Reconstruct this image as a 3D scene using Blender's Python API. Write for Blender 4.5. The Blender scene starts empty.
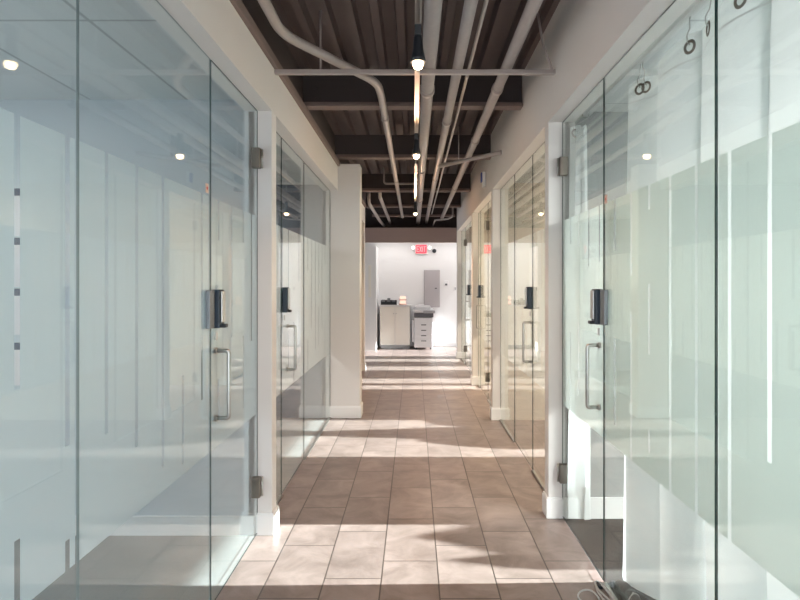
import bpy, bmesh, math, random
from mathutils import Vector, Matrix
random.seed(7)
S = bpy.context.scene
COL = S.collection
PI = math.pi

# ------------------------------------------------------------------ materials
MATS = {}
def new_mat(name):
    m = bpy.data.materials.new(name); m.use_nodes = True
    nt = m.node_tree; nt.nodes.clear()
    out = nt.nodes.new('ShaderNodeOutputMaterial')
    MATS[name] = m
    return m, nt, out

def L(nt, a, b): nt.links.new(a, b)

def pbr(name, col, rough=0.5, metal=0.0, noise=0.0, scale=8.0, bump=0.0, spec=0.5, emit=None, estr=0.0):
    m, nt, out = new_mat(name)
    p = nt.nodes.new('ShaderNodeBsdfPrincipled')
    p.inputs['Base Color'].default_value = (*col, 1)
    p.inputs['Roughness'].default_value = rough
    p.inputs['Metallic'].default_value = metal
    p.inputs['Specular IOR Level'].default_value = spec
    if emit:
        p.inputs['Emission Color'].default_value = (*emit, 1)
        p.inputs['Emission Strength'].default_value = estr
    if noise or bump:
        tc = nt.nodes.new('ShaderNodeTexCoord')
        n = nt.nodes.new('ShaderNodeTexNoise'); n.inputs['Scale'].default_value = scale
        n.inputs['Detail'].default_value = 5
        L(nt, tc.outputs['Object'], n.inputs['Vector'])
        if noise:
            r = nt.nodes.new('ShaderNodeMapRange')
            r.inputs['To Min'].default_value = 1 - noise; r.inputs['To Max'].default_value = 1 + noise
            L(nt, n.outputs['Fac'], r.inputs['Value'])
            mx = nt.nodes.new('ShaderNodeVectorMath'); mx.operation = 'SCALE'
            mx.inputs[0].default_value = col
            L(nt, r.outputs[0], mx.inputs['Scale'])
            L(nt, mx.outputs[0], p.inputs['Base Color'])
        if bump:
            b = nt.nodes.new('ShaderNodeBump'); b.inputs['Strength'].default_value = bump
            b.inputs['Distance'].default_value = 0.002
            L(nt, n.outputs['Fac'], b.inputs['Height']); L(nt, b.outputs[0], p.inputs['Normal'])
    L(nt, p.outputs[0], out.inputs[0])
    return m

def glass_mat(name, tint, boost=1.0):
    """thin architectural glass: straight transmission plus a Schlick reflection"""
    m, nt, out = new_mat(name)
    lw = nt.nodes.new('ShaderNodeLayerWeight'); lw.inputs['Blend'].default_value = 0.5
    pw = nt.nodes.new('ShaderNodeMath'); pw.operation = 'POWER'; pw.inputs[1].default_value = 4.6
    L(nt, lw.outputs['Facing'], pw.inputs[0])
    ma = nt.nodes.new('ShaderNodeMath'); ma.operation = 'MULTIPLY_ADD'; ma.use_clamp = True
    ma.inputs[1].default_value = 0.95 * boost; ma.inputs[2].default_value = 0.045 * boost
    L(nt, pw.outputs[0], ma.inputs[0])
    t = nt.nodes.new('ShaderNodeBsdfTransparent'); t.inputs[0].default_value = (*tint, 1)
    g = nt.nodes.new('ShaderNodeBsdfGlossy'); g.inputs['Roughness'].default_value = 0.015
    g.inputs[0].default_value = (.97, .985, .98, 1)
    mx = nt.nodes.new('ShaderNodeMixShader')
    L(nt, ma.outputs[0], mx.inputs[0]); L(nt, t.outputs[0], mx.inputs[1]); L(nt, g.outputs[0], mx.inputs[2])
    L(nt, mx.outputs[0], out.inputs[0])
    return m

def sheet_mat(name, col, trans=0.5, clear=0.0, rough_gloss=0.0):
    """diffusing sheet (etched film, cloth)"""
    m, nt, out = new_mat(name)
    d = nt.nodes.new('ShaderNodeBsdfDiffuse'); d.inputs[0].default_value = (*col, 1)
    t = nt.nodes.new('ShaderNodeBsdfTranslucent'); t.inputs[0].default_value = (*col, 1)
    mx = nt.nodes.new('ShaderNodeMixShader'); mx.inputs[0].default_value = trans
    L(nt, d.outputs[0], mx.inputs[1]); L(nt, t.outputs[0], mx.inputs[2])
    last = mx
    if clear:
        tr = nt.nodes.new('ShaderNodeBsdfTransparent'); tr.inputs[0].default_value = (*col, 1)
        m2 = nt.nodes.new('ShaderNodeMixShader'); m2.inputs[0].default_value = clear
        L(nt, last.outputs[0], m2.inputs[1]); L(nt, tr.outputs[0], m2.inputs[2]); last = m2
    L(nt, last.outputs[0], out.inputs[0])
    return m

def emit_mat(name, col, s):
    m, nt, out = new_mat(name)
    e = nt.nodes.new('ShaderNodeEmission'); e.inputs[0].default_value = (*col, 1); e.inputs[1].default_value = s
    L(nt, e.outputs[0], out.inputs[0])
    return m

def tile_mat():
    m, nt, out = new_mat('floor_tile')
    p = nt.nodes.new('ShaderNodeBsdfPrincipled')
    tc = nt.nodes.new('ShaderNodeTexCoord')
    sep = nt.nodes.new('ShaderNodeSeparateXYZ'); L(nt, tc.outputs['Object'], sep.inputs[0])
    def M(op, a, b=None, c=None):
        n = nt.nodes.new('ShaderNodeMath'); n.operation = op
        for i, v in enumerate((a, b, c)):
            if v is None: continue
            if isinstance(v, (int, float)): n.inputs[i].default_value = v
            else: L(nt, v, n.inputs[i])
        return n.outputs[0]
    W, LEN = 0.305, 0.61
    u = M('DIVIDE', M('ADD', sep.outputs[0], 0.175), W)
    col = M('FLOOR', u)
    fu = M('SUBTRACT', u, col)
    v = M('DIVIDE', M('SUBTRACT', M('SUBTRACT', sep.outputs[1], 4.03), M('MULTIPLY', col, LEN / 3)), LEN)
    row = M('FLOOR', v)
    fv = M('SUBTRACT', v, row)
    du = M('MULTIPLY', M('MINIMUM', fu, M('SUBTRACT', 1.0, fu)), W)
    dv = M('MULTIPLY', M('MINIMUM', fv, M('SUBTRACT', 1.0, fv)), LEN)
    dist = M('MINIMUM', du, dv)
    gm = nt.nodes.new('ShaderNodeMapRange'); gm.inputs['From Min'].default_value = 0.0026; gm.inputs['From Max'].default_value = 0.0046
    L(nt, dist, gm.inputs['Value'])
    cv = nt.nodes.new('ShaderNodeCombineXYZ'); L(nt, col, cv.inputs[0]); L(nt, row, cv.inputs[1])
    wn = nt.nodes.new('ShaderNodeTexWhiteNoise'); wn.noise_dimensions = '3D'; L(nt, cv.outputs[0], wn.inputs['Vector'])
    # cloudy stone figure, shifted on every tile
    sc = nt.nodes.new('ShaderNodeVectorMath'); sc.operation = 'MULTIPLY_ADD'
    L(nt, wn.outputs['Color'], sc.inputs[0]); sc.inputs[1].default_value = (7, 7, 7); L(nt, tc.outputs['Object'], sc.inputs[2])
    n1 = nt.nodes.new('ShaderNodeTexNoise'); n1.inputs['Scale'].default_value = 4.5; n1.inputs['Detail'].default_value = 9
    n1.inputs['Roughness'].default_value = 0.62; n1.inputs['Distortion'].default_value = 0.6
    L(nt, sc.outputs[0], n1.inputs['Vector'])
    rp = nt.nodes.new('ShaderNodeValToRGB')
    rp.color_ramp.elements[0].position = 0.33; rp.color_ramp.elements[0].color = (.175, .130, .113, 1)
    rp.color_ramp.elements[1].position = 0.67; rp.color_ramp.elements[1].color = (.320, .247, .222, 1)
    L(nt, n1.outputs['Fac'], rp.inputs[0])
    tv = M('MULTIPLY_ADD', wn.outputs['Value'], 0.16, 0.92)
    s2 = nt.nodes.new('ShaderNodeVectorMath'); s2.operation = 'SCALE'; L(nt, rp.outputs[0], s2.inputs[0]); L(nt, tv, s2.inputs['Scale'])
    mix = nt.nodes.new('ShaderNodeMix'); mix.data_type = 'RGBA'
    L(nt, gm.outputs[0], mix.inputs[0]); mix.inputs[6].default_value = (.065, .047, .04, 1); L(nt, s2.outputs[0], mix.inputs[7])
    L(nt, mix.outputs[2], p.inputs['Base Color'])
    rr = nt.nodes.new('ShaderNodeMapRange'); rr.inputs['To Min'].default_value = 0.29; rr.inputs['To Max'].default_value = 0.38
    L(nt, n1.outputs['Fac'], rr.inputs['Value']); L(nt, rr.outputs[0], p.inputs['Roughness'])
    b = nt.nodes.new('ShaderNodeBump'); b.inputs['Strength'].default_value = 0.35; b.inputs['Distance'].default_value = 0.002
    L(nt, gm.outputs[0], b.inputs['Height']); L(nt, b.outputs[0], p.inputs['Normal'])
    L(nt, p.outputs[0], out.inputs[0])
    return m

def ceiling_grid_mat():
    m, nt, out = new_mat('ceiling_tile')
    p = nt.nodes.new('ShaderNodeBsdfPrincipled'); p.inputs['Roughness'].default_value = .85
    tc = nt.nodes.new('ShaderNodeTexCoord'); sep = nt.nodes.new('ShaderNodeSeparateXYZ'); L(nt, tc.outputs['Object'], sep.inputs[0])
    def M(op, a, b=None):
        n = nt.nodes.new('ShaderNodeMath'); n.operation = op
        for i, v in enumerate((a, b)):
            if v is None: continue
            if isinstance(v, (int, float)): n.inputs[i].default_value = v
            else: L(nt, v, n.inputs[i])
        return n.outputs[0]
    def edge(o, off, per):
        u = M('DIVIDE', M('ADD', o, off), per)
        f = M('SUBTRACT', u, M('FLOOR', u))
        return M('MULTIPLY', M('MINIMUM', f, M('SUBTRACT', 1.0, f)), per)
    d = M('MINIMUM', edge(sep.outputs[0], 1.43, .61), edge(sep.outputs[1], -2.64, 1.22))
    g = nt.nodes.new('ShaderNodeMapRange'); g.inputs['From Min'].default_value = .007; g.inputs['From Max'].default_value = .010
    L(nt, d, g.inputs['Value'])
    mix = nt.nodes.new('ShaderNodeMix'); mix.data_type = 'RGBA'
    L(nt, g.outputs[0], mix.inputs[0]); mix.inputs[6].default_value = (.50, .52, .53, 1); mix.inputs[7].default_value = (.74, .76, .76, 1)
    L(nt, mix.outputs[2], p.inputs['Base Color']); L(nt, p.outputs[0], out.inputs[0])
    return m

M_TILE = tile_mat()
M_GRID = ceiling_grid_mat()
M_WALL = pbr('wall_paint', (.78, .755, .735), .7, noise=.02, scale=3)
M_WALLW = pbr('white_paint', (.86, .86, .86), .55, noise=.015, scale=3)
M_TRIM = pbr('trim_paint', (.86, .855, .85), .4)
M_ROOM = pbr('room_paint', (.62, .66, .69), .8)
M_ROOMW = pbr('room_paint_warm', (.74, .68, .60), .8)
M_ROOMD = pbr('room_paint_dark', (.20, .22, .26), .8)
M_CARPET = pbr('carpet', (.011, .012, .013), .95, noise=.3, scale=160, bump=.5)
M_CARPETL = pbr('carpet_grey', (.30, .295, .285), .95, noise=.2, scale=120, bump=.4)
M_DECK = pbr('deck_paint', (.118, .09, .09), .6, noise=.12, scale=5)
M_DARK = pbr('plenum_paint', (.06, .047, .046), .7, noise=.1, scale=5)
M_FASCIAW = pbr('fascia_wall_paint', (.36, .265, .24), .7)
M_ROOMG = pbr('room_paint_grey', (.34, .35, .345), .8)
M_FASCIA = pbr('fascia_paint', (.22, .165, .15), .7)
M_PIPE = pbr('pipe_paint', (.42, .375, .36), .34, noise=.10, scale=14)
M_CONDUIT = pbr('conduit_steel', (.50, .47, .45), .3, metal=.6)
M_STEEL = pbr('brushed_steel', (.50, .49, .47), .28, metal=1)
M_BRONZE = pbr('hinge_metal', (.20, .175, .15), .38, metal=.8)
M_BLACK = pbr('black_plastic', (.018, .022, .028), .35)
M_BLUEBLK = pbr('blue_black_housing', (.02, .035, .055), .4)
M_GREYP = pbr('grey_metal_cover', (.22, .24, .26), .4, metal=.4)
M_SILVER = pbr('silver_plate', (.58, .58, .58), .3, metal=.8)
M_EDGE = pbr('glass_edge', (.012, .035, .032), .2)
M_WHITE = pbr('white_plastic', (.82, .82, .82), .4)
M_CREAM = pbr('cream_laminate', (.90, .87, .80), .5)
M_COPIER = pbr('copier_plastic', (.78, .78, .79), .45)
M_COPDARK = pbr('copier_dark', (.10, .10, .11), .4)
M_COPGREY = pbr('copier_grey', (.42, .42, .44), .4)
M_PANEL = pbr('panel_grey', (.47, .44, .45), .5)
M_PINK = pbr('pink_plastic', (.85, .55, .48), .5)
M_RED = pbr('exit_red', (.85, .04, .07), .5, emit=(1, .08, .12), estr=.55)
M_STICK = pbr('sticker', (.70, .52, .46), .5)
M_STICKR = pbr('sticker_red', (.6, .06, .05), .5)
M_BLUE = pbr('blue_plastic', (.08, .13, .42), .4)
M_PAPER = pbr('paper', (.80, .77, .78), .8)
M_INK = pbr('blue_ink', (.11, .13, .19), .8)
M_CABLE = pbr('grey_cable', (.50, .50, .49), .45)
M_BAG = pbr('dark_bag', (.055, .06, .062), .6, noise=.2, scale=30, bump=.3)
M_LEAF = pbr('leaf', (.05, .09, .04), .7, noise=.3, scale=10)
M_GLASSL = glass_mat('glass_blue', (.955, .985, .99), .75)
M_GLASSR = glass_mat('glass_green', (.955, .985, .97), .75)
M_JOINT = pbr('joint_silicone', (.22, .27, .27), .3)
M_FILML = sheet_mat('etched_film_bluelit', (.70, .75, .765), .50)  # bluish light of the office side put into the film colour
M_FILMR = sheet_mat('etched_film_greenlit', (.81, .872, .838), .50)  # same film, greenish light of the curtained side put into its colour
M_FILMW = sheet_mat('etched_film_plain', (.88, .88, .87), .50)
M_CLOTH = sheet_mat('curtain_cloth', (.90, .92, .92), .28, .0)
M_BULB = emit_mat('bulb', (1, .74, .42), 7)
_nt = M_BULB.node_tree; _e = _nt.nodes['Emission']; _t = _nt.nodes.new('ShaderNodeBsdfTransparent'); _a = _nt.nodes.new('ShaderNodeAddShader')
L(_nt, _e.outputs[0], _a.inputs[0]); L(_nt, _t.outputs[0], _a.inputs[1]); L(_nt, _a.outputs[0], _nt.nodes['Material Output'].inputs[0])
M_CANDLE = emit_mat('warm_lamp', (1, .62, .48), 1.0)
M_HEAD = emit_mat('lamp_head', (1, .97, .9), 2.5)

# ------------------------------------------------------------------ mesh builder
class MB:
    def __init__(s): s.v = []; s.f = []; s.mi = []; s.sm = []
    def face(s, pts, mi=0, smooth=False):
        b = len(s.v); s.v += [Vector(p) for p in pts]
        s.f.append(list(range(b, b + len(pts)))); s.mi.append(mi); s.sm.append(smooth); return s
    def box(s, x0, x1, y0, y1, z0, z1, mi=0, bev=0.0, mis=None):
        x0, x1 = sorted((x0, x1)); y0, y1 = sorted((y0, y1)); z0, z1 = sorted((z0, z1))
        if bev > 0:
            bm = bmesh.new(); bmesh.ops.create_cube(bm, size=1)
            for v in bm.verts:
                v.co = Vector(((x0 + x1) / 2 + v.co.x * (x1 - x0), (y0 + y1) / 2 + v.co.y * (y1 - y0), (z0 + z1) / 2 + v.co.z * (z1 - z0)))
            bmesh.ops.bevel(bm, geom=bm.edges[:], offset=bev, segments=2, affect='EDGES', profile=.5)
            s.bm(bm, mi, False); return s
        b = len(s.v)
        s.v += [Vector(p) for p in ((x0, y0, z0), (x1, y0, z0), (x1, y1, z0), (x0, y1, z0), (x0, y0, z1), (x1, y0, z1), (x1, y1, z1), (x0, y1, z1))]
        # order: -z +z -y +x +y -x
        for k, q in enumerate(((0, 3, 2, 1), (4, 5, 6, 7), (0, 1, 5, 4), (1, 2, 6, 5), (2, 3, 7, 6), (3, 0, 4, 7))):
            s.f.append([b + i for i in q]); s.mi.append(mis[k] if mis else mi); s.sm.append(False)
        return s
    def bm(s, bm, mi=0, smooth=True):
        b = len(s.v); bm.verts.index_update()
        s.v += [v.co.copy() for v in bm.verts]
        for f in bm.faces:
            s.f.append([b + v.index for v in f.verts]); s.mi.append(mi); s.sm.append(smooth)
        bm.free(); return s
    def tube(s, pts, r, n=12, mi=0, caps=True):
        pts = [Vector(p) for p in pts]; m = len(pts)
        rs = r if isinstance(r, (list, tuple)) else [r] * m
        tang = []
        for i in range(m):
            a = pts[max(i - 1, 0)]; c = pts[min(i + 1, m - 1)]
            d1 = (pts[i] - a).normalized() if i else Vector(); d2 = (c - pts[i]).normalized() if i < m - 1 else Vector()
            tang.append((d1 + d2).normalized())
        up = Vector((0, 0, 1)) if abs(tang[0].z) < .9 else Vector((1, 0, 0))
        x = tang[0].cross(up).normalized(); rings = []
        for i in range(m):
            x = (x - tang[i] * x.dot(tang[i])).normalized(); y = tang[i].cross(x)
            k = 1.0
            if 0 < i < m - 1:
                ca = (pts[i] - pts[i - 1]).normalized().dot(tang[i]); k = 1 / max(ca, .5)
            b = len(s.v)
            for j in range(n):
                a = 2 * PI * j / n
                s.v.append(pts[i] + (x * math.cos(a) + y * math.sin(a)) * rs[i] * (1 if k < 1.01 else 1))
            rings.append(b)
        for i in range(m - 1):
            for j in range(n):
                s.f.append([rings[i] + j, rings[i] + (j + 1) % n, rings[i + 1] + (j + 1) % n, rings[i + 1] + j]); s.mi.append(mi); s.sm.append(True)
        if caps:
            s.f.append([rings[0] + j for j in range(n)][::-1]); s.mi.append(mi); s.sm.append(False)
            s.f.append([rings[-1] + j for j in range(n)]); s.mi.append(mi); s.sm.append(False)
        return s
    def lathe(s, c, prof, n=20, axis='Z', mi=0, smooth=True):
        """prof: list of (radius, height) along axis from centre c"""
        c = Vector(c); rings = []
        for r, h in prof:
            b = len(s.v)
            for j in range(n):
                a = 2 * PI * j / n; p, q = r * math.cos(a), r * math.sin(a)
                s.v.append(c + (Vector((p, q, h)) if axis == 'Z' else Vector((p, h, q)) if axis == 'Y' else Vector((h, p, q))))
            rings.append(b)
        for i in range(len(prof) - 1):
            for j in range(n):
                s.f.append([rings[i] + j, rings[i] + (j + 1) % n, rings[i + 1] + (j + 1) % n, rings[i + 1] + j]); s.mi.append(mi); s.sm.append(smooth)
        s.f.append([rings[0] + j for j in range(n)][::-1]); s.mi.append(mi); s.sm.append(False)
        s.f.append([rings[-1] + j for j in range(n)]); s.mi.append(mi); s.sm.append(False)
        return s
    def build(s, name, mats, parent=None, origin=None, fixn=True):
        if not isinstance(mats, (list, tuple)): mats = [mats]
        if parent is not None: o0 = wloc(parent)
        elif origin is not None: o0 = Vector(origin)
        else:
            lo = Vector([min(v[i] for v in s.v) for i in range(3)]); hi = Vector([max(v[i] for v in s.v) for i in range(3)])
            o0 = Vector(((lo.x + hi.x) / 2, (lo.y + hi.y) / 2, lo.z))
        me = bpy.data.meshes.new(name)
        me.from_pydata([v - o0 for v in s.v], [], s.f)
        for m in mats: me.materials.append(m)
        for p, mi, sm in zip(me.polygons, s.mi, s.sm): p.material_index = mi; p.use_smooth = sm
        if fixn:
            b = bmesh.new(); b.from_mesh(me); bmesh.ops.recalc_face_normals(b, faces=b.faces[:]); b.to_mesh(me); b.free()
        me.update()
        o = bpy.data.objects.new(name, me); COL.objects.link(o)
        if parent is not None: o.parent = parent; o.location = (0, 0, 0)
        else: o.location = o0
        return o

def wloc(o):
    v = Vector()
    while o is not None: v += o.location; o = o.parent
    return v

def tag(o, label=None, cat=None, group=None, kind=None):
    if label: o['label'] = label
    if cat: o['category'] = cat
    if group: o['group'] = group
    if kind: o['kind'] = kind
    return o

def root(name, loc, label=None, cat=None, group=None, kind=None):
    o = bpy.data.objects.new(name, None); COL.objects.link(o); o.location = loc; o.empty_display_size = .1
    return tag(o, label, cat, group, kind)

def struct(name, mb, mat, label, cat, origin=None, fixn=True):
    return tag(mb.build(name, mat, origin=origin or (0, 0, 0), fixn=fixn), label, cat, None, 'structure')

# ------------------------------------------------------------------ constants of the place
CZ = 1.585
GL, GR = -0.985, 1.0          # glass planes
FL, FR = -0.895, 0.907        # corridor faces of the walls
GT = 2.67                     # top of the glass
XL, XR = -4.2, 4.3            # outer walls
YB, YF = -4.0, 15.0           # storefront behind / far wall
RC = 2.74                     # ceiling of the rooms
FZ0, FZ1 = .765, 2.005        # etched band

# ------------------------------------------------------------------ setting
mb = MB().face([(GL - .01, -.6, 0), (GR + .01, -.6, 0), (GR + .01, 15.1, 0), (GL - .01, 15.1, 0)])
mb.face([(XL, YB, 0), (XR, YB, 0), (XR, -.6, 0), (XL, -.6, 0)])
mb.face([(XL, 10.97, 0), (GL - .01, 10.97, 0), (GL - .01, 15.1, 0), (XL, 15.1, 0)])
mb.face([(GR + .01, 12.72, 0), (XR, 12.72, 0), (XR, 15.1, 0), (GR + .01, 15.1, 0)])
mb.face([(GR + .01, 4.05, 0), (XR, 4.05, 0), (XR, 12.72, 0), (GR + .01, 12.72, 0)])
struct('floor', mb, M_TILE, 'beige stone-look plank tile floor of the corridor, laid in a stagger', 'floor', fixn=False)
mb = MB().face([(GR + .01, -.6, 0), (XR, -.6, 0), (XR, 4.05, 0), (GR + .01, 4.05, 0)])
struct('floor_curtained_room', mb, M_CARPET, 'dark grey carpet floor behind the glass with the white curtain', 'floor', fixn=False)
mb = MB().face([(XL, -.6, 0), (GL - .01, -.6, 0), (GL - .01, 10.97, 0), (XL, 10.97, 0)])
struct('floor_office', mb, M_CARPETL, 'mid grey carpet floor behind the bluish glass walls', 'floor', fixn=False)

# walls of the corridor: header plus wall ends (left), one continuous piece each
mb = MB()
mb.box(GL - .08, FL, -.6, 10.97, GT, 2.97)
mb.box(GL - .08, -.935, -.6, 10.97, 2.97, 3.36, mi=1)
for y0, y1 in ((3.78, 3.90), (7.3, 7.45), (10.83, 10.97)):
    mb.box(GL - .06, FL, y0, y1, 0, GT, bev=.004)
mb.box(GL - .06, FL, -.72, -.6, 0, GT)
struct('wall_left', mb, [M_WALL, M_DARK], 'off-white wall above and between the bluish glass fronts', 'wall')
mb = MB().box(GL - .1, -.636, 7.05, 7.30, 0, 2.985, bev=.004)
struct('wall_left_pilaster', mb, M_WALL, 'square white pilaster standing out of the wall past the second glass front', 'pillar')
mb = MB()
mb.box(FR, GR + .08, -.6, 12.72, GT, 3.36)
for y0, y1 in ((4.05, 4.16), (6.94, 7.06), (9.32, 9.44), (12.6, 12.74)):
    mb.box(FR, GR + .06, y0, y1, 0, GT, bev=.004)
mb.box(FR, GR + .06, -.72, -.6, 0, GT)
struct('wall_right', mb, M_WALL, 'grey-white wall above and between the greenish glass fronts', 'wall')

# plinths
BH = .14
def plinth(mb, x0, x1, y0, y1):
    mb.box(x0, x1, y0, y1, 0, BH - .012, bev=.003)
    mb.box(x0 + .004, x1 - .004, y0 + .004, y1 - .004, BH - .014, BH, bev=.003)
mb = MB()
plinth(mb, GL - .005, FL + .016, 3.764, 3.916); plinth(mb, -.99, -.62, 7.034, 7.316)
plinth(mb, GL - .005, FL + .016, 10.82, 10.986)
struct('baseboard_left', mb, M_TRIM, 'white plinth boards around the feet of the left wall ends', 'baseboard')
mb = MB()
for y0, y1 in ((4.034, 4.176), (6.924, 7.076), (9.304, 9.456), (12.584, 12.756)): plinth(mb, FR - .016, GR + .005, y0, y1)
struct('baseboard_right', mb, M_TRIM, 'white plinth boards around the feet of the right wall ends', 'baseboard')

# partitions between the rooms
mb = MB().box(XL, GL - .02, 3.78, 3.90, 0, RC)
struct('wall_office_back', mb, M_ROOM, 'blue-grey back wall of the office behind the bluish glass', 'wall')
mb = MB().box(XL, GL - .02, 3.764, 3.78, 0, .12)
struct('baseboard_office', mb, M_TRIM, 'white baseboard on the office back wall', 'baseboard')
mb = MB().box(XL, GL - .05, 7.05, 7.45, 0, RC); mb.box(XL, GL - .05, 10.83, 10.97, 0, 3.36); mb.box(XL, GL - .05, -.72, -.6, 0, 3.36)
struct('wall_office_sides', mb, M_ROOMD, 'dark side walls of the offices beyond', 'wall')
mb = MB().box(GR + .02, XR, 4.05, 4.16, 0, RC); mb.box(GR + .05, XR, -.72, -.6, 0, 3.36)
struct('wall_curtained_room_back', mb, M_ROOMG, 'grey back wall of the curtained room', 'wall')
mb = MB().box(GR + .02, XR, 4.034, 4.05, 0, .14)
struct('baseboard_curtained_room', mb, M_TRIM, 'white baseboard on the back wall of the curtained room', 'baseboard')
mb = MB().box(GR + .05, XR, 6.94, 7.06, 0, RC); mb.box(GR + .05, XR, 9.32, 9.44, 0, RC); mb.box(GR + .05, XR, 12.6, 12.74, 0, 3.36)
struct('wall_right_rooms', mb, M_ROOMW, 'warm white partition walls of the rooms behind the greenish glass', 'wall')

# room ceilings
mb = MB().box(XL, GL - .07, -.6, 10.9, RC, RC + .03)
struct('ceiling_office', mb, M_GRID, 'white suspended tile ceiling of the office behind the bluish glass', 'ceiling')
mb = MB().box(GR + .07, XR, -.6, 12.7, RC, RC + .03)
struct('ceiling_right_rooms', mb, M_GRID, 'white suspended tile ceiling of the rooms behind the greenish glass', 'ceiling')
mb = MB().box(XL, XR, YB, -.6, 2.9, 2.95)
struct('ceiling_entrance', mb, M_WALLW, 'white ceiling of the entrance area', 'ceiling')
mb = MB().box(XL, XR, 13.78, 15.1, 2.62, 2.68)
struct('ceiling_lobby', mb, M_WALLW, 'white ceiling over the copier area', 'ceiling')

# corrugated deck
mb = MB()
per, dep, zt = .164, .07, 3.335
prof = []; x = -1.1
while x < 1.1:
    prof += [(x, zt), (x + .052, zt), (x + .066, zt + dep), (x + per - .014, zt + dep)]; x += per
b = len(mb.v)
for i in range(len(prof) - 1):
    (xa, za), (xb, zb) = prof[i], prof[i + 1]
    mb.face([(xa, -.72, za), (xb, -.72, zb), (xb, 14.2, zb), (xa, 14.2, za)])
mb.box(-1.1, 1.12, -.72, 14.2, zt + dep + .004, zt + dep + .03)
struct('ceiling', mb, M_DECK, 'dark brown painted corrugated steel deck over the corridor', 'ceiling', fixn=False)
mb = MB().box(XL, -1.1, 10.97, 14.2, 3.37, 3.42).box(1.12, XR, 12.74, 14.2, 3.37, 3.42)
struct('ceiling_cross_hall', mb, M_DARK, 'dark deck over the cross hall', 'ceiling')
mb = MB().box(XL, XR, 13.62, 13.78, 2.51, 2.84).box(XL, XR, 14.2, 14.3, 2.69, 3.42, 1)
struct('wall_fascia', mb, [M_FASCIAW, M_DARK], 'brown painted fascia beam crossing the far end of the ceiling', 'beam')
mb = MB().box(GL - .1, 1.1, -.75, -.6, 2.75, 3.40)
struct('wall_entrance_header', mb, M_WALL, 'wall above the corridor mouth', 'wall')

# outer walls with openings
def wall_x(mb, x0, x1, y0, y1, z1, holes, mi=0):
    ys = y0
    for a, b_, s_, t_ in sorted(holes):
        mb.box(x0, x1, ys, a, 0, z1, mi); mb.box(x0, x1, a, b_, 0, s_, mi); mb.box(x0, x1, a, b_, t_, z1, mi); ys = b_
    mb.box(x0, x1, ys, y1, 0, z1, mi)
HR = [(-3.8, -.9, .3, 2.6), (3.12, 3.965, .55, 1.92), (5.47, 6.93, .55, 1.92), (8.95, 9.28, .6, 1.92), (9.48, 9.95, .55, 1.92), (10.9, 11.4, .6, 1.9), (12.1, 12.5, .6, 1.9), (13.0, 14.85, .05, 2.0)]
HL = [(-3.8, -.9, .3, 2.6), (.6, 2.4, .9, 2.2), (11.2, 12.9, .1, 2.5)]
mb = MB(); wall_x(mb, XR, XR + .12, YB, 15.1, 3.42, HR)
struct('wall_outer_right', mb, M_ROOM, 'outer window wall of the right-hand rooms', 'wall')
mb = MB(); wall_x(mb, XL - .12, XL, YB, 15.1, 3.42, HL)
struct('wall_outer_left', mb, M_ROOM, 'outer window wall of the left-hand offices', 'wall')
mb = MB().box(XL, XR, 15.0, 15.1, 0, 2.65); mb.box(-1.15, -.887, 14.0, 15.0, 0, 2.45); mb.box(XL, -1.15, 14.0, 14.1, 0, 2.45)
struct('wall_far', mb, M_WALLW, 'bright white wall at the far end of the corridor', 'wall')
mb = MB().box(-.887, XR, 14.985, 15.0, 0, .1)
struct('baseboard_far', mb, M_TRIM, 'white baseboard under the far wall', 'baseboard')
# storefront behind the camera
mb = MB()
mb.box(XL, XR, YB - .1, YB, 2.6, 2.95)
for x in (XL, -2.2, -.9, .9, 2.2, XR - .1): mb.box(x, x + .1, YB - .08, YB, 0, 2.6)
struct('wall_entrance', mb, M_TRIM, 'white framed glass storefront at the near end', 'wall')

# ------------------------------------------------------------------ glass fronts
def clear_random(rng):
    out = []; z = FZ1
    k = rng.random()
    if k < .45: out = [(rng.uniform(.9, 1.3), FZ1)]
    elif k < .7: out = [(rng.uniform(1.7, 1.85), FZ1), (FZ0, rng.uniform(1.0, 1.3))]
    elif k < .85: out = [(FZ0, rng.uniform(1.1, 1.6))]
    else: out = [(rng.uniform(1.45, 1.6), FZ1), (rng.uniform(.85, .95), rng.uniform(1.2, 1.35))]
    return out

SLIT_L = {1.496: [(1.32, FZ1), (FZ0, .944)], 1.713: [(1.12, FZ1), (FZ0, .851)], 1.931: [(1.10, FZ1)], 2.141: [(1.0, FZ1)], 2.364: [(.86, FZ1)],
          2.57: [(.81, 1.19)], 2.80: [(1.04, FZ1)], 3.04: [(1.80, FZ1), (.9, 1.1)], 3.26: [(1.29, FZ1)], 3.476: [(1.82, FZ1), (.86, 1.28)]}
SLIT_R = {1.695: [(1.077, FZ1)], 1.91: [(FZ0, FZ1)], 2.135: [(FZ0, FZ1)], 2.353: [(FZ0, FZ1)], 2.564: [(1.9, FZ1), (1.28, 1.58), (.86, .96)],
          2.778: [(1.62, FZ1), (FZ0, 1.45)], 3.0: [(1.75, FZ1), (.875, 1.31)], 3.25: [(1.7, FZ1)], 3.45: [(1.68, FZ1), (1.0, 1.2)], 3.66: [(1.8, FZ1), (.9, 1.34)]}
SW = .011
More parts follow.
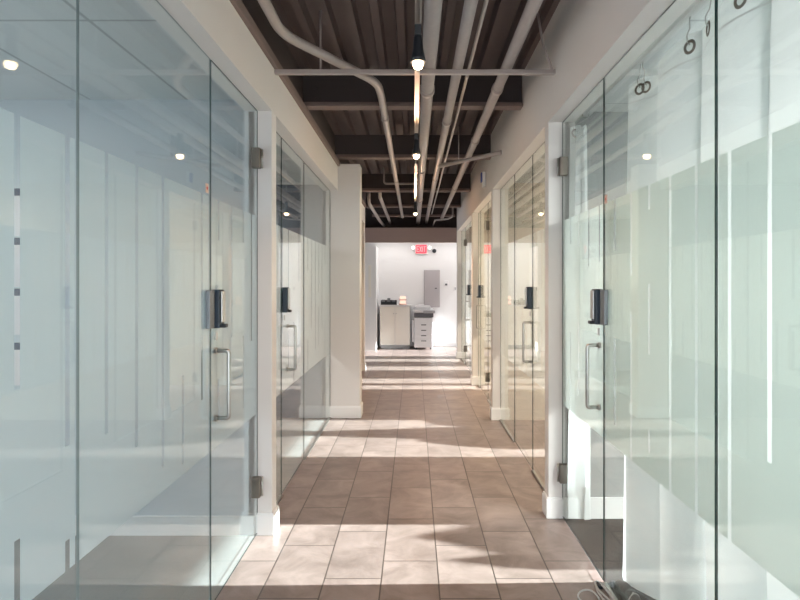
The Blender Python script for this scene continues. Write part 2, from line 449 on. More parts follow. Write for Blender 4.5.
def film_mesh(x, y0, y1, slits):
    mb = MB(); ys = y0
    for ymid in sorted(slits):
        if ymid - SW < y0 + .004 or ymid + SW > y1 - .004: continue
        mb.face([(x, ys, FZ0), (x, ymid - SW, FZ0), (x, ymid - SW, FZ1), (x, ys, FZ1)])
        z = FZ0
        for a, b_ in sorted(slits[ymid]):
            if a > z + .002: mb.face([(x, ymid - SW, z), (x, ymid + SW, z), (x, ymid + SW, a), (x, ymid - SW, a)])
            z = b_
        if z < FZ1 - .002: mb.face([(x, ymid - SW, z), (x, ymid + SW, z), (x, ymid + SW, FZ1), (x, ymid - SW, FZ1)])
        ys = ymid + SW
    mb.face([(x, ys, FZ0), (x, y1, FZ0), (x, y1, FZ1), (x, ys, FZ1)])
    return mb

TH = .003   # half thickness of the glass
def pane_mb(gx, y0, y1, z0=.012, z1=GT - .004):
    #  faces: -z +z -y +x +y -x
    return MB().box(gx - TH, gx + TH, y0, y1, z0, z1, mis=[1, 1, 1, 0, 1, 0])

def panel(name, side, y0, y1, slits, label, mats, cat='glass panel', edge=None):
    gx = GL if side < 0 else GR
    g, f = mats
    r = root(name, (gx, (y0 + y1) / 2, 0), label, cat, None, 'structure')
    pane_mb(gx, y0, y1).build('pane', [g, edge or M_EDGE], r)
    tag(film_mesh(gx + side * (TH + .0015), y0 + .003, y1 - .003, slits).build('frosted_film', f, r, fixn=False), 'frosted band with thin clear slits')
    tag(MB().box(gx - .012, gx + .012, y0, y1, 0, .014).build('bottom_channel', M_STEEL, r), 'narrow steel floor channel')
    return r

def pull_mb(gx, side, yc, zc, length, out, rad=.0105):
    """U shaped pull standing off the pane; side = direction it sticks out to"""
    a, b_ = zc - length / 2, zc + length / 2
    x0, x1 = gx + side * TH, gx + side * out
    c = .012
    p = [(x0, yc, b_), (x1 - side * c, yc, b_), (x1 - side * c * .3, yc, b_ - c * .3), (x1, yc, b_ - c),
         (x1, yc, a + c), (x1 - side * c * .3, yc, a + c * .3), (x1 - side * c, yc, a), (x0, yc, a)]
    m = MB().tube(p, rad, 12)
    for z in (a, b_): m.tube([(x0, yc, z), (x0 + side * .006, yc, z)], .017, 14)
    return m

def door(name, side, y0, y1, hinge_far, slits, label, mats, handle_y=None, lock=True, hinges=True):
    """a single glass leaf; the pull and lock sit on the edge away from the hinge"""
    gx = GL if side < 0 else GR
    g, f = mats; inn = -side            # towards the corridor
    r = root(name, (gx, (y0 + y1) / 2, 0), label, 'glass door', None, 'structure')
    pane_mb(gx, y0, y1, .016).build('pane', [g, M_EDGE], r)
    tag(film_mesh(gx + side * (TH + .0015), y0 + .003, y1 - .003, slits).build('frosted_film', f, r, fixn=False), 'frosted band with thin clear slits')
    d = 1 if hinge_far else -1
    ye = y0 if hinge_far else y1        # free edge
    yh = y1 if hinge_far else y0
    hy = ye + d * .075 if handle_y is None else handle_y
    for sgn in (inn, side):
        tag(pull_mb(gx, sgn, hy, 1.082, .335, .066).build('handle', M_STEEL, r), 'steel pull handle')
    if lock:
        x0, x1 = gx + inn * TH, gx + inn * .042
        lk = MB().box(x0, x1, ye + d * .004, ye + d * .082, 1.365, 1.553, bev=.006).build('lock', M_BLUEBLK, r)
        tag(lk, 'black lock housing')
        tag(MB().box(x1, x1 + inn * .008, ye + d * .022, ye + d * .076, 1.392, 1.545, bev=.004).build('cover_plate', M_SILVER, lk), 'silver cover plate')
        tag(MB().box(x1 - inn * .004, x1 + inn * .022, ye + d * .03, ye + d * .07, 1.366, 1.384, bev=.004).build('turn_lever', M_BLACK, lk), 'small black lever')
        tag(MB().box(gx + inn * .008, gx + inn * .016, ye + d * .034, ye + d * .058, 1.305, 1.345, bev=.003).build('key_cylinder', M_STEEL, r), 'small steel key cylinder')
        tag(MB().box(gx + side * .012, gx + side * .035, ye + d * .004, ye + d * .07, 1.37, 1.55, bev=.006).build('inner_lock', M_BLACK, r), 'black inner lock housing')
    for z in (.31, 2.365) if hinges else ():
        h = MB().box(gx - .026, gx + .026, yh - d * .05, yh + d * .002, z - .062, z + .062, bev=.004)
        hg = tag(h.build('hinge', M_BRONZE, r), 'dark bronze glass hinge')
        MB().tube([(gx + inn * .031, yh - d * .004, z - .06), (gx + inn * .031, yh - d * .004, z + .06)], .007, 10).build('hinge_pin', M_STEEL, hg)
    return r

def keeper(side, y, d, label, parent):
    gx = GL if side < 0 else GR; inn = -side
    tag(MB().box(gx + inn * TH, gx + inn * .024, y - d * .004, y - d * .075, 1.368, 1.55, bev=.004).build('strike_box', M_GREYP, parent), 'grey metal strike box')

rng = random.Random(3)
def rslits(y0, y1, ph):
    out = {}; k = math.ceil((y0 - ph) / .2155)
    while ph + k * .2155 < y1:
        out[round(ph + k * .2155, 3)] = clear_random(rng); k += 1
    return out
def fill(base, y0, y1, ph):
    o = {k: v for k, v in rslits(y0, y1, ph).items() if all(abs(k - b) > .09 for b in base)}
    o.update(base); return o

SL = fill(SLIT_L, -1, 11, 1.496); SR = fill(SLIT_R, -1, 13, 1.695)
ML, MR, MM, MN = (M_GLASSL, M_FILML), (M_GLASSR, M_FILMR), (M_GLASSL, M_FILMW), (M_GLASSR, M_FILMW)
panel('window_1', -1, -.58, .60, SL, 'nearest bluish glass panel of the office front, before the panel with the calendar slit', ML)
w = panel('window_2', -1, .61, 1.755, SL, 'bluish frosted glass panel at the picture edge, farther from the door by one panel', ML, edge=M_JOINT)
w3 = panel('window_3', -1, 1.76, 2.895, SL, 'wide bluish frosted glass panel next to the office glass door', ML, edge=M_JOINT)
keeper(-1, 2.899, 1, '', w3)
door('door_1', -1, 2.905, 3.772, True, SL, 'bluish glass door with steel pull, hinged on the nearest white wall end', ML, handle_y=2.978)
panel('window_4', -1, 3.905, 4.45, SL, 'narrow glass panel between the white wall end and the second glass door', MM)
door('door_2', -1, 4.458, 5.36, True, SL, 'glass door between the white wall end and the square pilaster', MM, handle_y=4.66, hinges=False)
panel('window_5', -1, 5.37, 7.045, SL, 'glass panel running up to the square white pilaster, mirroring it', MM)
panel('window_6', -1, 7.455, 9.1, SL, 'glass panel just beyond the square white pilaster', MM)
panel('window_7', -1, 9.11, 10.825, SL, 'last glass panel before the cross hall, seen edge-on past the pilaster', MM)

panel('window_8', 1, -.58, .77, SR, 'greenish glass panel nearest the entrance, in front of the white curtain', MR)
panel('window_9', 1, .78, 1.98, SR, 'greenish frosted glass panel at the picture edge with the white curtain behind', MR)
w10 = panel('window_10', 1, 1.99, 3.152, SR, 'greenish frosted glass panel between two joints beside the curtained room door', MR)
keeper(1, 3.156, 1, '', w10)
door('door_3', 1, 3.162, 4.043, True, SR, 'greenish glass door with steel pull, opening to the curtained room', MR, handle_y=3.235)
panel('window_11', 1, 4.165, 5.05, SR, 'glass panel just beyond the curtained room, before the second door', MN)
door('door_4', 1, 5.058, 5.96, True, SR, 'glass door reflecting the warm bulb, second on the curtained side', MN, handle_y=5.12, hinges=False)
panel('window_12', 1, 5.97, 6.935, SR, 'glass panel between the second door and the sunlit wall end', MN)
panel('window_13', 1, 7.065, 8.1, SR, 'glass panel just beyond the sunlit wall end, reflecting the red exit sign', MN)
door('door_5', 1, 8.11, 9.02, False, SR, 'glass door beside the warm-lit wall end, third on the curtained side', MN, handle_y=8.94)
panel('window_14', 1, 9.03, 9.315, SR, 'sliver of glass between the third door and the warm-lit wall end', MN)
panel('window_15', 1, 9.445, 10.72, SR, 'glass panel between the warm-lit wall end and the last door', MN)
door('door_6', 1, 10.73, 11.65, True, SR, 'last glass door before the copier area', MN, handle_y=10.9)
panel('window_16', 1, 11.66, 12.595, SR, 'last glass panel before the copier area', MN)

# security stickers on the glass
def sticker(side, y, z, label):
    gx = GL if side < 0 else GR; x = gx - side * TH
    r = root('sticker', (x, y, z - .022), label, 'sticker')
    MB().box(x, x - side * .0012, y - .02, y + .02, z - .022, z + .022).build('backing', M_STICK, r)
    tag(MB().lathe((x - side * .0012, y, z), [(.008, -.0004), (.008, .0008)], 14, 'X').build('dot', M_STICKR, r), 'red dot')
sticker(-1, 2.845, 2.035, 'small pinkish sticker with red dot high on the bluish glass')
sticker(1, 3.115, 2.02, 'small pinkish sticker with red dot on the greenish glass before the curtain')

# ------------------------------------------------------------------ ceiling steel, pipes, lights
def joist(y, label):
    r = root('roof_joist', (0, y, 3.05), label, 'roof joist', 'roof joists across the corridor', 'structure')
    MB().box(-.93, .904, y - .006, y + .006, 3.08, 3.33).build('web', M_DARK, r)
    MB().box(-.92, .904, y - .06, y + .06, 3.05, 3.075, bev=.003).box(-.92, .904, y - .012, y + .012, 3.07, 3.10).build('bottom_flange', M_FASCIA, r)
    b_ = MB()
    for z in (3.15, 3.22): b_.lathe((-.82, y - .006, z), [(.014, 0), (.014, -.012)], 6, 'Y', smooth=False)
    b_.build('bolt', M_DARK, r)
joist(5.03, 'dark steel joist nearest the viewer, crossing under the corrugated deck')
joist(7.08, 'dark steel joist bearing on the square white pilaster')
joist(9.6, 'dark steel joist first beyond the pilaster')
joist(11.6, 'dark steel joist second beyond the pilaster')
joist(13.25, 'dark steel joist nearest the brown fascia')
t = MB().box(-.935, -.872, -.6, 10.95, 2.955, 3.02, bev=.008)
tag(t.build('trim_1', M_FASCIA), 'dark brown channel running along the top of the left wall', 'trim', None, 'structure')

def pipe(name, pts, r, mat, label, cat, couplings=(), n=14, group=None):
    pts = [Vector(p) for p in pts]
    rt = root(name, (pts[0].x, pts[0].y, pts[0].z - r), label, cat, group)
    MB().tube(pts, r, n).build('tube', mat, rt)
    for a, b_ in couplings:
        MB().tube([a, b_], r * 1.18, n).build('coupling', mat, rt)
    return rt
def arc(pts, rad=.1, n=5):
    pts = [Vector(p) for p in pts]; out = [pts[0]]
    for i in range(1, len(pts) - 1):
        a = pts[i] + (pts[i - 1] - pts[i]).normalized() * rad; c = pts[i] + (pts[i + 1] - pts[i]).normalized() * rad
        for k in range(n + 1):
            t_ = k / n; out.append(a * (1 - t_) ** 2 + pts[i] * 2 * t_ * (1 - t_) + c * t_ ** 2)
    out.append(pts[-1]); return out
def coup(x, z, ys): return [((x, y - .04, z), (x, y + .04, z)) for y in ys]
PG = 'pipes under the deck'
pipe('pipe', [(.098, -.6, 3.003), (.098, 14.15, 3.003)], .046, M_PIPE, 'thickest grey pipe running above the warm track lights', 'pipe', coup(.098, 3.003, (4.4, 7.5, 10.2)), 18, PG)
pipe('pipe', [(.29, -.6, 3.012), (.29, 14.1, 3.012)], .035, M_PIPE, 'grey pipe between the thickest pipe and the thin bright conduit', 'pipe', coup(.29, 3.012, (5.3, 8.2, 11.0)), 14, PG)
pipe('conduit', [(.372, -.6, 3.035), (.372, 12.6, 3.035)], .0115, M_CONDUIT, 'thin bright steel conduit between two grey pipes', 'conduit', coup(.372, 3.035, (4.2, 7.2)), 10, PG)
pipe('pipe', [(.612, -.6, 3.01), (.612, 13.2, 3.01)], .036, M_PIPE, 'grey pipe running nearest the grey right wall under the deck', 'pipe', coup(.612, 3.01, (4.4, 6.0, 9.0)), 14, PG)
pipe('pipe', arc([(-.76, -.6, 3.015), (-.76, 3.44, 3.015), (-.26, 4.28, 3.015), (-.25, 4.6, 3.015), (-.25, 13.0, 3.015)], .14), .029, M_PIPE,
     'grey pipe that jogs diagonally over the cross strut then runs on', 'pipe', coup(-.25, 3.015, (5.2, 8.4)), 14, PG)
pipe('pipe', arc([(-.56, 9.85, 3.3), (-.56, 9.85, 3.0), (-.56, 14.1, 3.0)], .06), .03, M_PIPE, 'short grey pipe dropping from the deck then running to the fascia', 'pipe', (), 14, PG)
pipe('pipe', arc([(-.80, 10.6, 3.25), (-.80, 10.6, 3.0), (-.74, 13.0, 2.93), (-.70, 14.1, 2.93)], .15), .03, M_PIPE, 'grey pipe curving beside the far left wall end', 'pipe', (), 12, PG)
pipe('conduit', arc([(-.45, 9.0, 3.33), (-.45, 9.0, 3.075), (.098, 9.0, 3.075), (.098, 9.0, 3.04)], .04), .014, M_PIPE, 'thin conduit dropping from the deck and crossing to the thickest pipe', 'conduit', (), 10, PG)
pipe('conduit', arc([(.45, 14.1, 2.94), (.45, 12.9, 2.94), (.72, 12.7, 2.94), (.80, 12.4, 2.96), (.80, 12.4, 3.33)], .08), .018, M_PIPE, 'thin bent conduit in front of the brown fascia', 'conduit', (), 10, PG)
# cross struts
r = root('cross_strut', (0, 3.85, 2.93), 'grey cross strut spanning the corridor right in front of the first lamp', 'strut')
MB().box(-.893, .905, 3.833, 3.867, 2.922, 2.952, bev=.004).build('rail', M_PIPE, r)
MB().tube([(.885, 3.85, 2.955), (.83, 3.87, 3.13), (.80, 3.88, 3.33)], .008, 8).build('brace', M_PIPE, r)
MB().tube([(-.6, 3.85, 2.955), (-.6, 3.85, 3.335)], .006, 8).build('hanger_rod', M_PIPE, r)
r = root('cross_strut', (.6, 6.6, 2.93), 'short grey strut set askew from the right wall to the second joist', 'strut')
MB().tube([(.30, 6.98, 2.945), (.905, 6.2, 2.935)], .022, 10).build('rail', M_PIPE, r)
MB().tube([(.5, 6.72, 2.97), (.5, 6.72, 3.335)], .006, 8).build('hanger_rod', M_PIPE, r)

# lighting tracks with bulbs
def track(y0, y1, label):
    r = root('light_track', (.02, (y0 + y1) / 2, 2.85), label, 'light track', 'lighting tracks')
    MB().box(.004, .012, y0, y1, 2.85, 2.874).box(.028, .036, y0, y1, 2.85, 2.874).box(.004, .036, y0, y1, 2.87, 2.876).build('rail', M_CONDUIT, r)
    y = y0 + .25
    while y < y1:
        MB().tube([(.02, y, 2.875), (.02, y, 3.335)], .004, 8).build('hanger_rod', M_CONDUIT, r); y += 1.3
track(-.4, 5.3, 'steel lighting track carrying the two near lamps along the ceiling centre')
track(6.5, 11.2, 'steel lighting track carrying the farthest lamp')
def lamp(y, label, power):
    r = root('track_lamp', (.02, y, 2.63), label, 'lamp', 'track lamps')
    MB().box(.004, .036, y - .03, y + .03, 2.80, 2.852, bev=.004).build('adapter', M_BLACK, r)
    MB().lathe((.02, y, 0), [(.018, 2.81), (.022, 2.79), (.026, 2.74), (.034, 2.70), (.040, 2.672)], 18).build('socket', M_BLACK, r)
    b_ = MB().lathe((.02, y, 0), [(.026, 2.672), (.026, 2.66), (.020, 2.645), (.008, 2.638)], 18).build('bulb', M_BULB, r)
    tag(b_, 'glowing warm bulb')
    for kind, en, z in (('SPOT', power, 2.655), ('POINT', power * .08, 2.655)):
        l = bpy.data.lights.new('lamp_light', kind); l.energy = en; l.color = (1, .58, .34); l.shadow_soft_size = .012
        if kind == 'SPOT': l.spot_size = math.radians(135); l.spot_blend = .7
        o = bpy.data.objects.new('lamp_light', l); COL.objects.link(o); o.location = (.02, y, z)
lamp(2.96, 'glowing warm lamp nearest the viewer, in front of the cross strut', 26)
lamp(5.10, 'warm lamp hanging from the end of the near track', 36)
lamp(9.35, 'far glowing warm lamp on the second track', 80)

# ------------------------------------------------------------------ right wall device
r = root('alarm_strobe', (.88, 7.6, 2.80), 'small white and blue alarm device high on the right wall beyond the second joist', 'alarm')
MB().box(.902, .907, 7.57, 7.63, 2.82, 2.97).build('wall_mount', M_WHITE, r)
MB().box(.862, .903, 7.55, 7.65, 2.80, 2.99, bev=.006).build('housing', M_WHITE, r)
tag(MB().box(.845, .863, 7.56, 7.64, 2.86, 2.98, bev=.005).build('lens', M_BLUE, r), 'blue lens')

# ------------------------------------------------------------------ curtains and their track
mb = MB().box(1.135, 1.175, -.5, 4.03, 2.70, 2.738, bev=.003)
tag(mb.build('curtain_track', M_WHITE), 'white ceiling track above the white curtain', 'curtain track')
CZT, CZB = 2.615, .03
def curtain(ys, amp, wav, xc, label, spread=0.0, hooks=(), seed=1, fold=0.0, lean=0.0):
    rr = random.Random(seed)
    r = root('curtain', (xc, (ys[0] + ys[1]) / 2, CZB), label, 'curtain', 'white curtains on the ceiling track')
    N, K = int((ys[1] - ys[0]) / wav * 18), 26
    ph = rr.uniform(0, 6)
    def P(i, k):
        u = i / N; v = k / K
        y = ys[0] + (ys[1] - ys[0]) * u
        a = amp * (.6 + .4 * v) * (1 + .35 * math.sin(u * 7 + 2 * v + ph))
        x = xc + a * math.sin(2 * PI * (y - ys[0]) / wav + .5 * math.sin(3 * v + u * 5)) + amp * .25 * math.sin(4 * PI * (y - ys[0]) / wav + 1 + v)
        y2 = y + fold * math.sin(2 * PI * (y - ys[0]) / wav + 1.1) * min(1, u * 8, (1 - u) * 8) + spread * v ** 3 * max(0, u - .8) * 5
        sag = .012 * math.sin(2 * PI * (y - ys[0]) / wav * 2)
        z = CZT + (CZB - CZT) * v + (sag if k == 0 else 0)
        return Vector((x - lean * v, y2, z))
    m = MB(); g = [[P(i, k) for i in range(N + 1)] for k in range(K + 1)]
    for k in range(K + 1): m.v += g[k]
    for k in range(K):
        for i in range(N):
            b_ = k * (N + 1) + i
            m.f.append([b_, b_ + 1, b_ + N + 2, b_ + N + 1]); m.mi.append(0); m.sm.append(True)
    m.build('cloth', M_CLOTH, r, fixn=False)
    # stitched heading
    h = MB()
    for i in range(N):
        a, b_ = P(i, 1), P(i + 1, 1); h.face([a + Vector((-.002, 0, .004)), b_ + Vector((-.002, 0, .004)), b_ + Vector((-.002, 0, -.004)), a + Vector((-.002, 0, -.004))])
    h.build('hem', M_WHITE, r, fixn=False)
    for y in hooks:
        i = max(1, min(N - 1, int(round((y - ys[0]) / (ys[1] - ys[0]) * N))))
        p = P(i, 0); p.z = CZT - .042
        t_ = (P(i + 1, 0) - P(i - 1, 0)); t_.z = 0; t_.normalize(); nrm = t_.cross(Vector((0, 0, 1)))
        mm = Matrix((t_, Vector((0, 0, 1)), nrm)).transposed()
        bm = bmesh.new(); R_, q = .024, .0065; nu, nv = 22, 8
        vs = [[bm.verts.new(p + mm @ Vector(((R_ + q * math.cos(b2)) * math.cos(a2), (R_ + q * math.cos(b2)) * math.sin(a2), q * .7 * math.sin(b2)))) for b2 in [2 * PI * j / nv for j in range(nv)]] for a2 in [2 * PI * j / nu for j in range(nu)]]
        for a2 in range(nu):
            for b2 in range(nv): bm.faces.new((vs[a2][b2], vs[(a2 + 1) % nu][b2], vs[(a2 + 1) % nu][(b2 + 1) % nv], vs[a2][(b2 + 1) % nv]))
        tag(MB().bm(bm).build('grommet', M_BRONZE, r), 'round dark steel grommet')
        hk = [(1.155, p.y, 2.699), (1.150, p.y - .006, 2.675), (p.x * .5 + .577, p.y, 2.65), (p.x - .012, p.y, 2.62), (p.x - .010, p.y, 2.592), (p.x + .004, p.y, 2.580)]
        MB().tube(hk, .0028, 8).build('hook', M_STEEL, r)
    return r
curtain((-.45, 3.12), .05, .46, 1.165, 'long white curtain hanging behind the greenish frosted glass', .06,
        [3.075, 3.043, 2.606, 2.26, 2.16, 1.81, 1.70, 1.35, 1.25, .90, .80, .43, .33, 0, -.10, -.36], 1, fold=.105, lean=.012)
curtain((3.935, 4.03), .06, .032, 1.10, 'bunched end of white curtain hanging behind the greenish glass door', .0, [3.96], 5)

# ------------------------------------------------------------------ papers on the office wall
for k, (za, zb) in enumerate(((1.88, 2.18), (1.56, 1.87), (1.26, 1.55), (.94, 1.21))):
    r = root('wall_calendar', (-2.49, 3.779, za), ('topmost', 'second from the top', 'third from the top', 'lowest')[k] + ' paper calendar sheet seen through the slit in the bluish frosted band', 'calendar', 'calendar sheets on the office wall')
    MB().box(-2.70, -2.28, 3.776, 3.78, za, zb).build('sheet', M_PAPER, r)
    tag(MB().box(-2.70, -2.28, 3.7745, 3.776, zb - .045, zb).build('header_bar', M_INK, r), 'dark blue header bar')

# ------------------------------------------------------------------ far end: cabinet, copier, signs
r = root('storage_cabinet', (-.455, 14.62, 0), 'white two-door cabinet against the far wall beside the copier', 'cabinet')
MB().box(-.82, -.09, 14.43, 14.96, .09, 1.03, bev=.004).box(-.80, -.11, 14.47, 14.96, 0, .09, 1).build('body', [M_WHITE, M_COPGREY], r)
MB().box(-.85, -.06, 14.40, 14.97, 1.03, 1.058, bev=.004).build('worktop', M_WHITE, r)
for x0, x1, kx in ((-.81, -.463, -.49), (-.455, -.10, -.43)):
    d = MB().box(x0, x1, 14.405, 14.428, .10, 1.02, bev=.004).build('cabinet_door', M_CREAM, r)
    MB().lathe((kx, 14.405, .85), [(.008, 0), (.012, -.015), (.006, -.022)], 12, 'Y').build('knob', M_STEEL, d)
r = root('multifunction_copier', (.24, 14.5, 0), 'white office copier with four paper drawers standing beside the cabinet', 'copier')
MB().box(.01, .45, 14.25, 14.9, .05, .76, bev=.012).build('body', M_COPIER, r)
MB().box(.0, .46, 14.25, 14.9, .77, .87, bev=.008).build('output_tray', M_COPDARK, r)
MB().box(-.01, .47, 14.25, 14.9, .88, .95, bev=.01).build('scanner', M_COPIER, r)
MB().box(.03, .40, 14.30, 14.88, .95, 1.03, bev=.02).box(.08, .25, 14.34, 14.7, 1.03, 1.055, bev=.008).build('document_feeder', M_COPIER, r)
tag(MB().box(.22, .50, 14.16, 14.30, .87, .93, bev=.008).build('control_panel', M_COPGREY, r), 'grey control panel')
for z0, z1 in ((.09, .24), (.25, .365), (.375, .49), (.50, .62)):
    dr = MB().box(.02, .44, 14.235, 14.255, z0, z1, bev=.004).build('drawer', M_COPIER, r)
    MB().box(.17, .29, 14.222, 14.238, z1 - .04, z1 - .018, bev=.003).build('drawer_handle', M_COPDARK, dr)
MB().box(-.045, .0, 14.3, 14.6, .18, .70, bev=.01).build('side_tray', M_COPIER, r)
for x in (.06, .40):
    MB().tube([(x - .02, 14.35, .026), (x + .02, 14.35, .026)], .026, 12).build('caster', M_COPDARK, r)
# things on the cabinet
r = root('desk_organizer', (-.62, 14.55, 1.059), 'low black desk organizer on the white cabinet', 'organizer')
m = MB(); m.box(-.80, -.42, 14.46, 14.66, 1.059, 1.075)
for x in (-.80, -.67, -.55, -.43): m.box(x, x + .012, 14.46, 14.66, 1.059, 1.16)
m.box(-.80, -.42, 14.65, 14.66, 1.059, 1.17); m.box(-.80, -.42, 14.46, 14.468, 1.059, 1.13)
m.build('tray', M_BLACK, r)
for i, x in enumerate((-.74, -.61, -.49)):
    MB().box(x - .035, x + .035, 14.5, 14.62, 1.076, (1.18, 1.22, 1.17)[i], bev=.004).build('note_block', M_GREYP, r)
for z, nm in ((1.059, 'lower'), (1.165, 'upper')):
    r = root('candle_lamp', (-.27, 14.5, z), nm + ' of two small glowing pinkish lamps stacked on the white cabinet', 'lamp', 'stacked glowing lamps on the cabinet')
    MB().lathe((-.27, 14.5, z), [(.095, 0), (.098, .02), (.09, .028)], 20).build('base', M_PINK, r)
    tag(MB().lathe((-.27, 14.5, z), [(.07, .028), (.078, .06), (.066, .095), (.045, .104)], 20).build('lamp_shade', M_CANDLE, r), 'glowing warm shade')
# exit sign
r = root('exit_sign', (.17, 14.99, 2.30), 'red exit sign with two emergency lamp heads on the far wall', 'exit sign')
MB().box(.03, .33, 14.93, 14.995, 2.31, 2.545, bev=.008).build('housing', M_WHITE, r)
tag(MB().box(.045, .315, 14.922, 14.931, 2.325, 2.53).build('face', M_RED, r), 'red lit face')
def letters(parent, text, x0, z0, w, h, gap, y, th):
    m = MB()
    for ch in text:
        if ch == 'E':
            m.box(x0, x0 + th, y, y + .004, z0, z0 + h)
            for z in (z0, z0 + h / 2 - th / 2, z0 + h - th): m.box(x0, x0 + w, y, y + .004, z, z + th)
        elif ch == 'X':
            for s1 in (0, 1):
                xa, xb = (x0, x0 + w - th) if s1 == 0 else (x0 + w - th, x0)
                m.face([(xa, y, z0), (xa + th, y, z0), (xb + th, y, z0 + h), (xb, y, z0 + h)])
        elif ch == 'I':
            m.box(x0, x0 + th, y, y + .004, z0, z0 + h); x0 += th + gap - (w + gap)
        elif ch == 'T':
            m.box(x0, x0 + w, y, y + .004, z0 + h - th, z0 + h); m.box(x0 + w / 2 - th / 2, x0 + w / 2 + th / 2, y, y + .004, z0, z0 + h)
        x0 += w + gap
    return tag(m.build('lettering', M_WHITE, parent), 'white letters EXIT')
letters(r, 'EXIT', .066, 2.36, .056, .135, .016, 14.917, .012)
for x in (-.02, .385):
    h = MB().lathe((x, 14.93, 2.46), [(.045, 0), (.05, -.03), (.045, -.06)], 18, 'Y').build('lamp_head', M_WHITE, r)
    MB().lathe((x, 14.87, 2.46), [(.038, 0), (.038, -.004)], 18, 'Y').build('lens', M_HEAD, h)
    MB().tube([(x, 14.96, 2.46), (.05 if x < 0 else .31, 14.965, 2.45)], .012, 8).build('lamp_arm', M_WHITE, r)
r = root('security_camera', (.505, 14.99, 2.32), 'round dark dome camera on the far wall beside the exit sign', 'camera')
MB().lathe((.505, 14.999, 2.385), [(.065, 0), (.065, -.02), (.06, -.025)], 20, 'Y').build('base', M_WHITE, r)
tag(MB().lathe((.505, 14.974, 2.385), [(.052, 0), (.05, -.03), (.035, -.055), (.012, -.065)], 20, 'Y').build('dome', M_BLACK, r), 'dark dome')
r = root('electrical_panel', (.445, 14.99, .98), 'tall grey electrical panel door on the far wall above the copier', 'electrical panel')
MB().box(.25, .645, 14.975, 14.998, .98, 1.91, bev=.004).build('frame', M_PANEL, r)
d = MB().box(.265, .63, 14.965, 14.976, .995, 1.895, bev=.004).build('panel_door', M_PANEL, r)
tag(MB().box(.52, .57, 14.955, 14.966, 1.44, 1.465, bev=.003).build('latch', M_BLACK, d), 'small dark latch')
r = root('thermostat', (.80, 14.99, 1.51), 'small white thermostat on the far wall beside the grey panel', 'thermostat')
MB().box(.745, .86, 14.975, 14.998, 1.51, 1.645, bev=.01).build('housing', M_WHITE, r)
tag(MB().box(.775, .83, 14.971, 14.976, 1.525, 1.57).build('display', M_COPDARK, r), 'dark display')
r = root('light_switch', (1.03, 14.99, 1.40), 'tiny white light switch on the far wall at the right corner', 'light switch')
MB().box(.99, 1.065, 14.99, 14.998, 1.39, 1.5, bev=.003).build('plate', M_WHITE, r)
tag(MB().box(1.015, 1.045, 14.984, 14.991, 1.415, 1.475, bev=.002).build('rocker', M_COPGREY, r), 'grey rocker')
r = root('notice_board', (-1.03, 13.99, 1.35), 'narrow pale notice board on the white wall stub left of the cabinet', 'notice board')
MB().box(-1.05, -1.015, 13.996, 14.0, 1.4, 1.85).build('wall_mount', M_WHITE, r)
MB().box(-1.065, -1.0, 13.985, 13.998, 1.25, 2.0, bev=.003).build('board', M_CREAM, r)

# ------------------------------------------------------------------ bag and cable at the foot of the right glass
r = root('floor_bag', (1.06, 2.95, 0), 'dark rounded bag lying on the carpet behind the greenish glass', 'bag')
bm = bmesh.new(); bmesh.ops.create_uvsphere(bm, u_segments=28, v_segments=16, radius=1)
for v in bm.verts:
    c = v.co; k = 1 + .06 * math.sin(3 * c.x + 2) * math.cos(4 * c.y)
    z = max(c.z, -.35)
    v.co = Vector((1.06 + c.x * .046 * k, 2.93 + c.y * .21 * k, .0 + (z + .35) * .062))
MB().bm(bm).build('body', M_BAG, r)
MB().tube([(1.02, 2.86, .035), (1.035, 2.88, .07), (1.06, 2.9, .086), (1.085, 2.91, .07), (1.10, 2.92, .04)], .005, 8).build('strap', M_CABLE, r)
r = root('power_cable', (.96, 3.0, 0), 'coiled grey cable lying on the tiles at the foot of the greenish glass', 'cable')
def coil(cx, cy, rx, ry, rot, n=22, z=.007, turn=1.0):
    out = []
    for i in range(n + 1):
        a = 2 * PI * turn * i / n; p, q = rx * math.cos(a), ry * math.sin(a)
        out.append((cx + p * math.cos(rot) - q * math.sin(rot), cy + p * math.sin(rot) + q * math.cos(rot), z + .006 * math.sin(a * 2)))
    return out
m = MB()
m.tube(coil(.875, 3.0, .05, .085, 0.0), .0045, 8)
m.build('loop', M_CABLE, r)
m = MB()
for k, (rx, ry) in enumerate(((.022, .13), (.03, .12), (.016, .125))): m.tube(coil(.965, 3.02, rx, ry, .12 * (k - 1), z=.008 + .007 * k), .0045, 8)
m.build('bundle', M_CABLE, r)
tag(MB().box(.95, .975, 3.09, 3.13, .004, .03, bev=.006).build('tie', M_BLACK, r), 'dark tie around the bundle')
# small cable end near camera
m = MB().tube([(.93, 2.9, .006), (.9, 2.8, .006), (.93, 2.6, .006), (.95, 2.3, .006), (.93, 1.9, .006)], .0045, 8)
m.build('lead', M_CABLE, r)

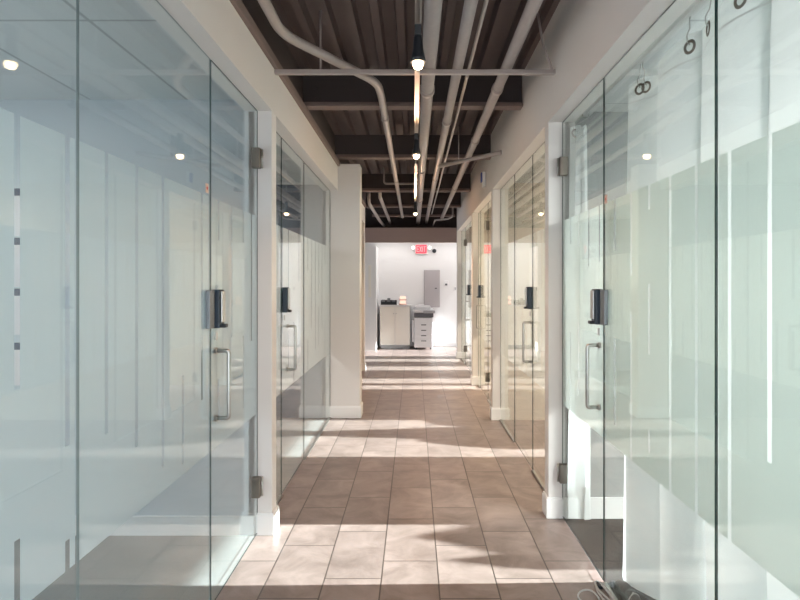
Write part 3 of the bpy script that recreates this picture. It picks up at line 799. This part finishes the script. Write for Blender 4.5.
# ------------------------------------------------------------------ unseen shrubs outside the right windows, shaped to throw the pointed shadows
def shrub(x, y, prof, label, seed):
    rr = random.Random(seed); m = MB(); pts = []
    for (w0, z0), (w1, z1) in zip(prof, prof[1:]):
        for k in range(5):
            t_ = k / 5; pts.append((w0 + (w1 - w0) * t_, z0 + (z1 - z0) * t_))
    pts.append(prof[-1])
    m.lathe((x, y, 0), [(w + .004, z) for w, z in pts], 14)
    for v_ in m.v: v_.x += rr.uniform(-.012, .012); v_.y += rr.uniform(-.01, .01)
    tag(m.build('shadow_shrub', M_LEAF), label, 'tree')
shrub(5.6, 3.75, [(.24, 0), (.29, 1.60), (.25, 1.74), (.13, 1.82), (.0, 1.93)], 'unseen shadow-casting conical shrub outside the curtained room window', 2)
shrub(5.0, 3.43, [(.11, 0), (.11, 1.50), (.06, 1.58), (.0, 1.66)], 'unseen shadow-casting slim low conical shrub outside the curtained room window', 3)
shrub(5.6, 6.32, [(.32, 0), (.31, 1.70), (.2, 1.98), (.10, 2.27), (.05, 2.6), (0, 2.8)], 'unseen shadow-casting tall pointed shrub outside the second room window', 4)
shrub(5.0, 6.02, [(.3, 0), (.3, 1.41), (.17, 1.58), (0, 1.72)], 'unseen shadow-casting low conical shrub outside the second room window', 9)
shrub(4.95, 7.0, [(.4, 0), (.4, 1.40), (.34, 1.56), (0, 1.69)], 'unseen shadow-casting wide low conical shrub outside the second room window', 6)

# ------------------------------------------------------------------ lights
def sun(e_deg, az_deg, energy, col, ang=.6):
    l = bpy.data.lights.new('sun', 'SUN'); l.energy = energy; l.color = col; l.angle = math.radians(ang)
    o = bpy.data.objects.new('sun', l); COL.objects.link(o)
    e, a = math.radians(e_deg), math.radians(az_deg)
    d = Vector((-math.cos(e) * math.cos(a), -math.cos(e) * math.sin(a), -math.sin(e)))
    o.rotation_euler = d.to_track_quat('-Z', 'Y').to_euler(); o.location = (8, 5, 6)
sun(19.0, 0.0, 23.0, (.91, .98, 1))

def area(name, loc, size, energy, col, rot=(0, 0, 0)):
    l = bpy.data.lights.new(name, 'AREA'); l.shape = 'RECTANGLE'; l.size, l.size_y = size; l.energy = energy; l.color = col
    o = bpy.data.objects.new(name, l); COL.objects.link(o); o.location = loc; o.rotation_euler = rot
    return o
# unseen fill lights added under the ceilings, without fixtures
area('office_fill', (-3.5, 1.6, 2.735), (.6, 2.4), 26, (.90, .97, 1))
area('curtained_room_fill', (3.4, 1.2, 2.735), (.6, 2.6), 300, (1, .985, .965))
area('right_room_fill', (3.6, 5.5, 2.735), (.6, 1.6), 145, (1, .85, .70))
area('third_room_fill', (3.6, 8.2, 2.735), (.6, 1.2), 140, (1, .84, .66))
area('fourth_room_fill', (3.6, 11, 2.735), (.6, 1.2), 110, (1, .9, .78))
area('second_office_fill', (-3.2, 5.5, 2.735), (.6, 1.2), 45, (1, .95, .9))
area('lobby_fill', (1.0, 14.4, 2.615), (4, .8), 12, (1, .98, .96))
area('entrance_fill', (0, -2.3, 2.895), (4, 1.5), 200, (1, .97, .95))
# sky portals in the openings
def portal(loc, size, rot):
    o = area('sky_portal', loc, size, 1, (1, 1, 1), rot); o.data.cycles.is_portal = True
for a, b_, s_, t_ in HR: portal((XR + .13, (a + b_) / 2, (s_ + t_) / 2), (t_ - s_, b_ - a), (0, PI / 2, 0))
for a, b_, s_, t_ in HL: portal((XL - .13, (a + b_) / 2, (s_ + t_) / 2), (t_ - s_, b_ - a), (0, -PI / 2, 0))
portal((0, YB - .12, 1.3), (8.4, 2.6), (PI / 2, 0, 0))

w = bpy.data.worlds.new('sky'); S.world = w; w.use_nodes = True
nt = w.node_tree; bg = nt.nodes['Background']
bg.inputs[0].default_value = (.86, .93, 1.0, 1); bg.inputs[1].default_value = 2.6

# ------------------------------------------------------------------ camera
cam = bpy.data.cameras.new('camera'); cam.sensor_width = 36; cam.sensor_fit = 'HORIZONTAL'
cam.lens = 600 * 36 / 800
cam.shift_x = -14 / 800; cam.shift_y = -17 / 800
cam.clip_start = .05; cam.clip_end = 200
co = bpy.data.objects.new('camera', cam); COL.objects.link(co)
co.location = (0, 0, CZ); co.rotation_euler = (PI / 2, 0, 0)
S.camera = co

S.view_settings.view_transform = 'Standard'; S.view_settings.look = 'None'
S.view_settings.gamma = 1; S.view_settings.use_curve_mapping = False
S.view_settings.exposure = 0.55
c = S.cycles
c.max_bounces = 14; c.diffuse_bounces = 6; c.glossy_bounces = 6; c.transmission_bounces = 8; c.transparent_max_bounces = 40
c.sample_clamp_indirect = 6; c.caustics_reflective = False; c.caustics_refractive = False
c.use_denoising = True
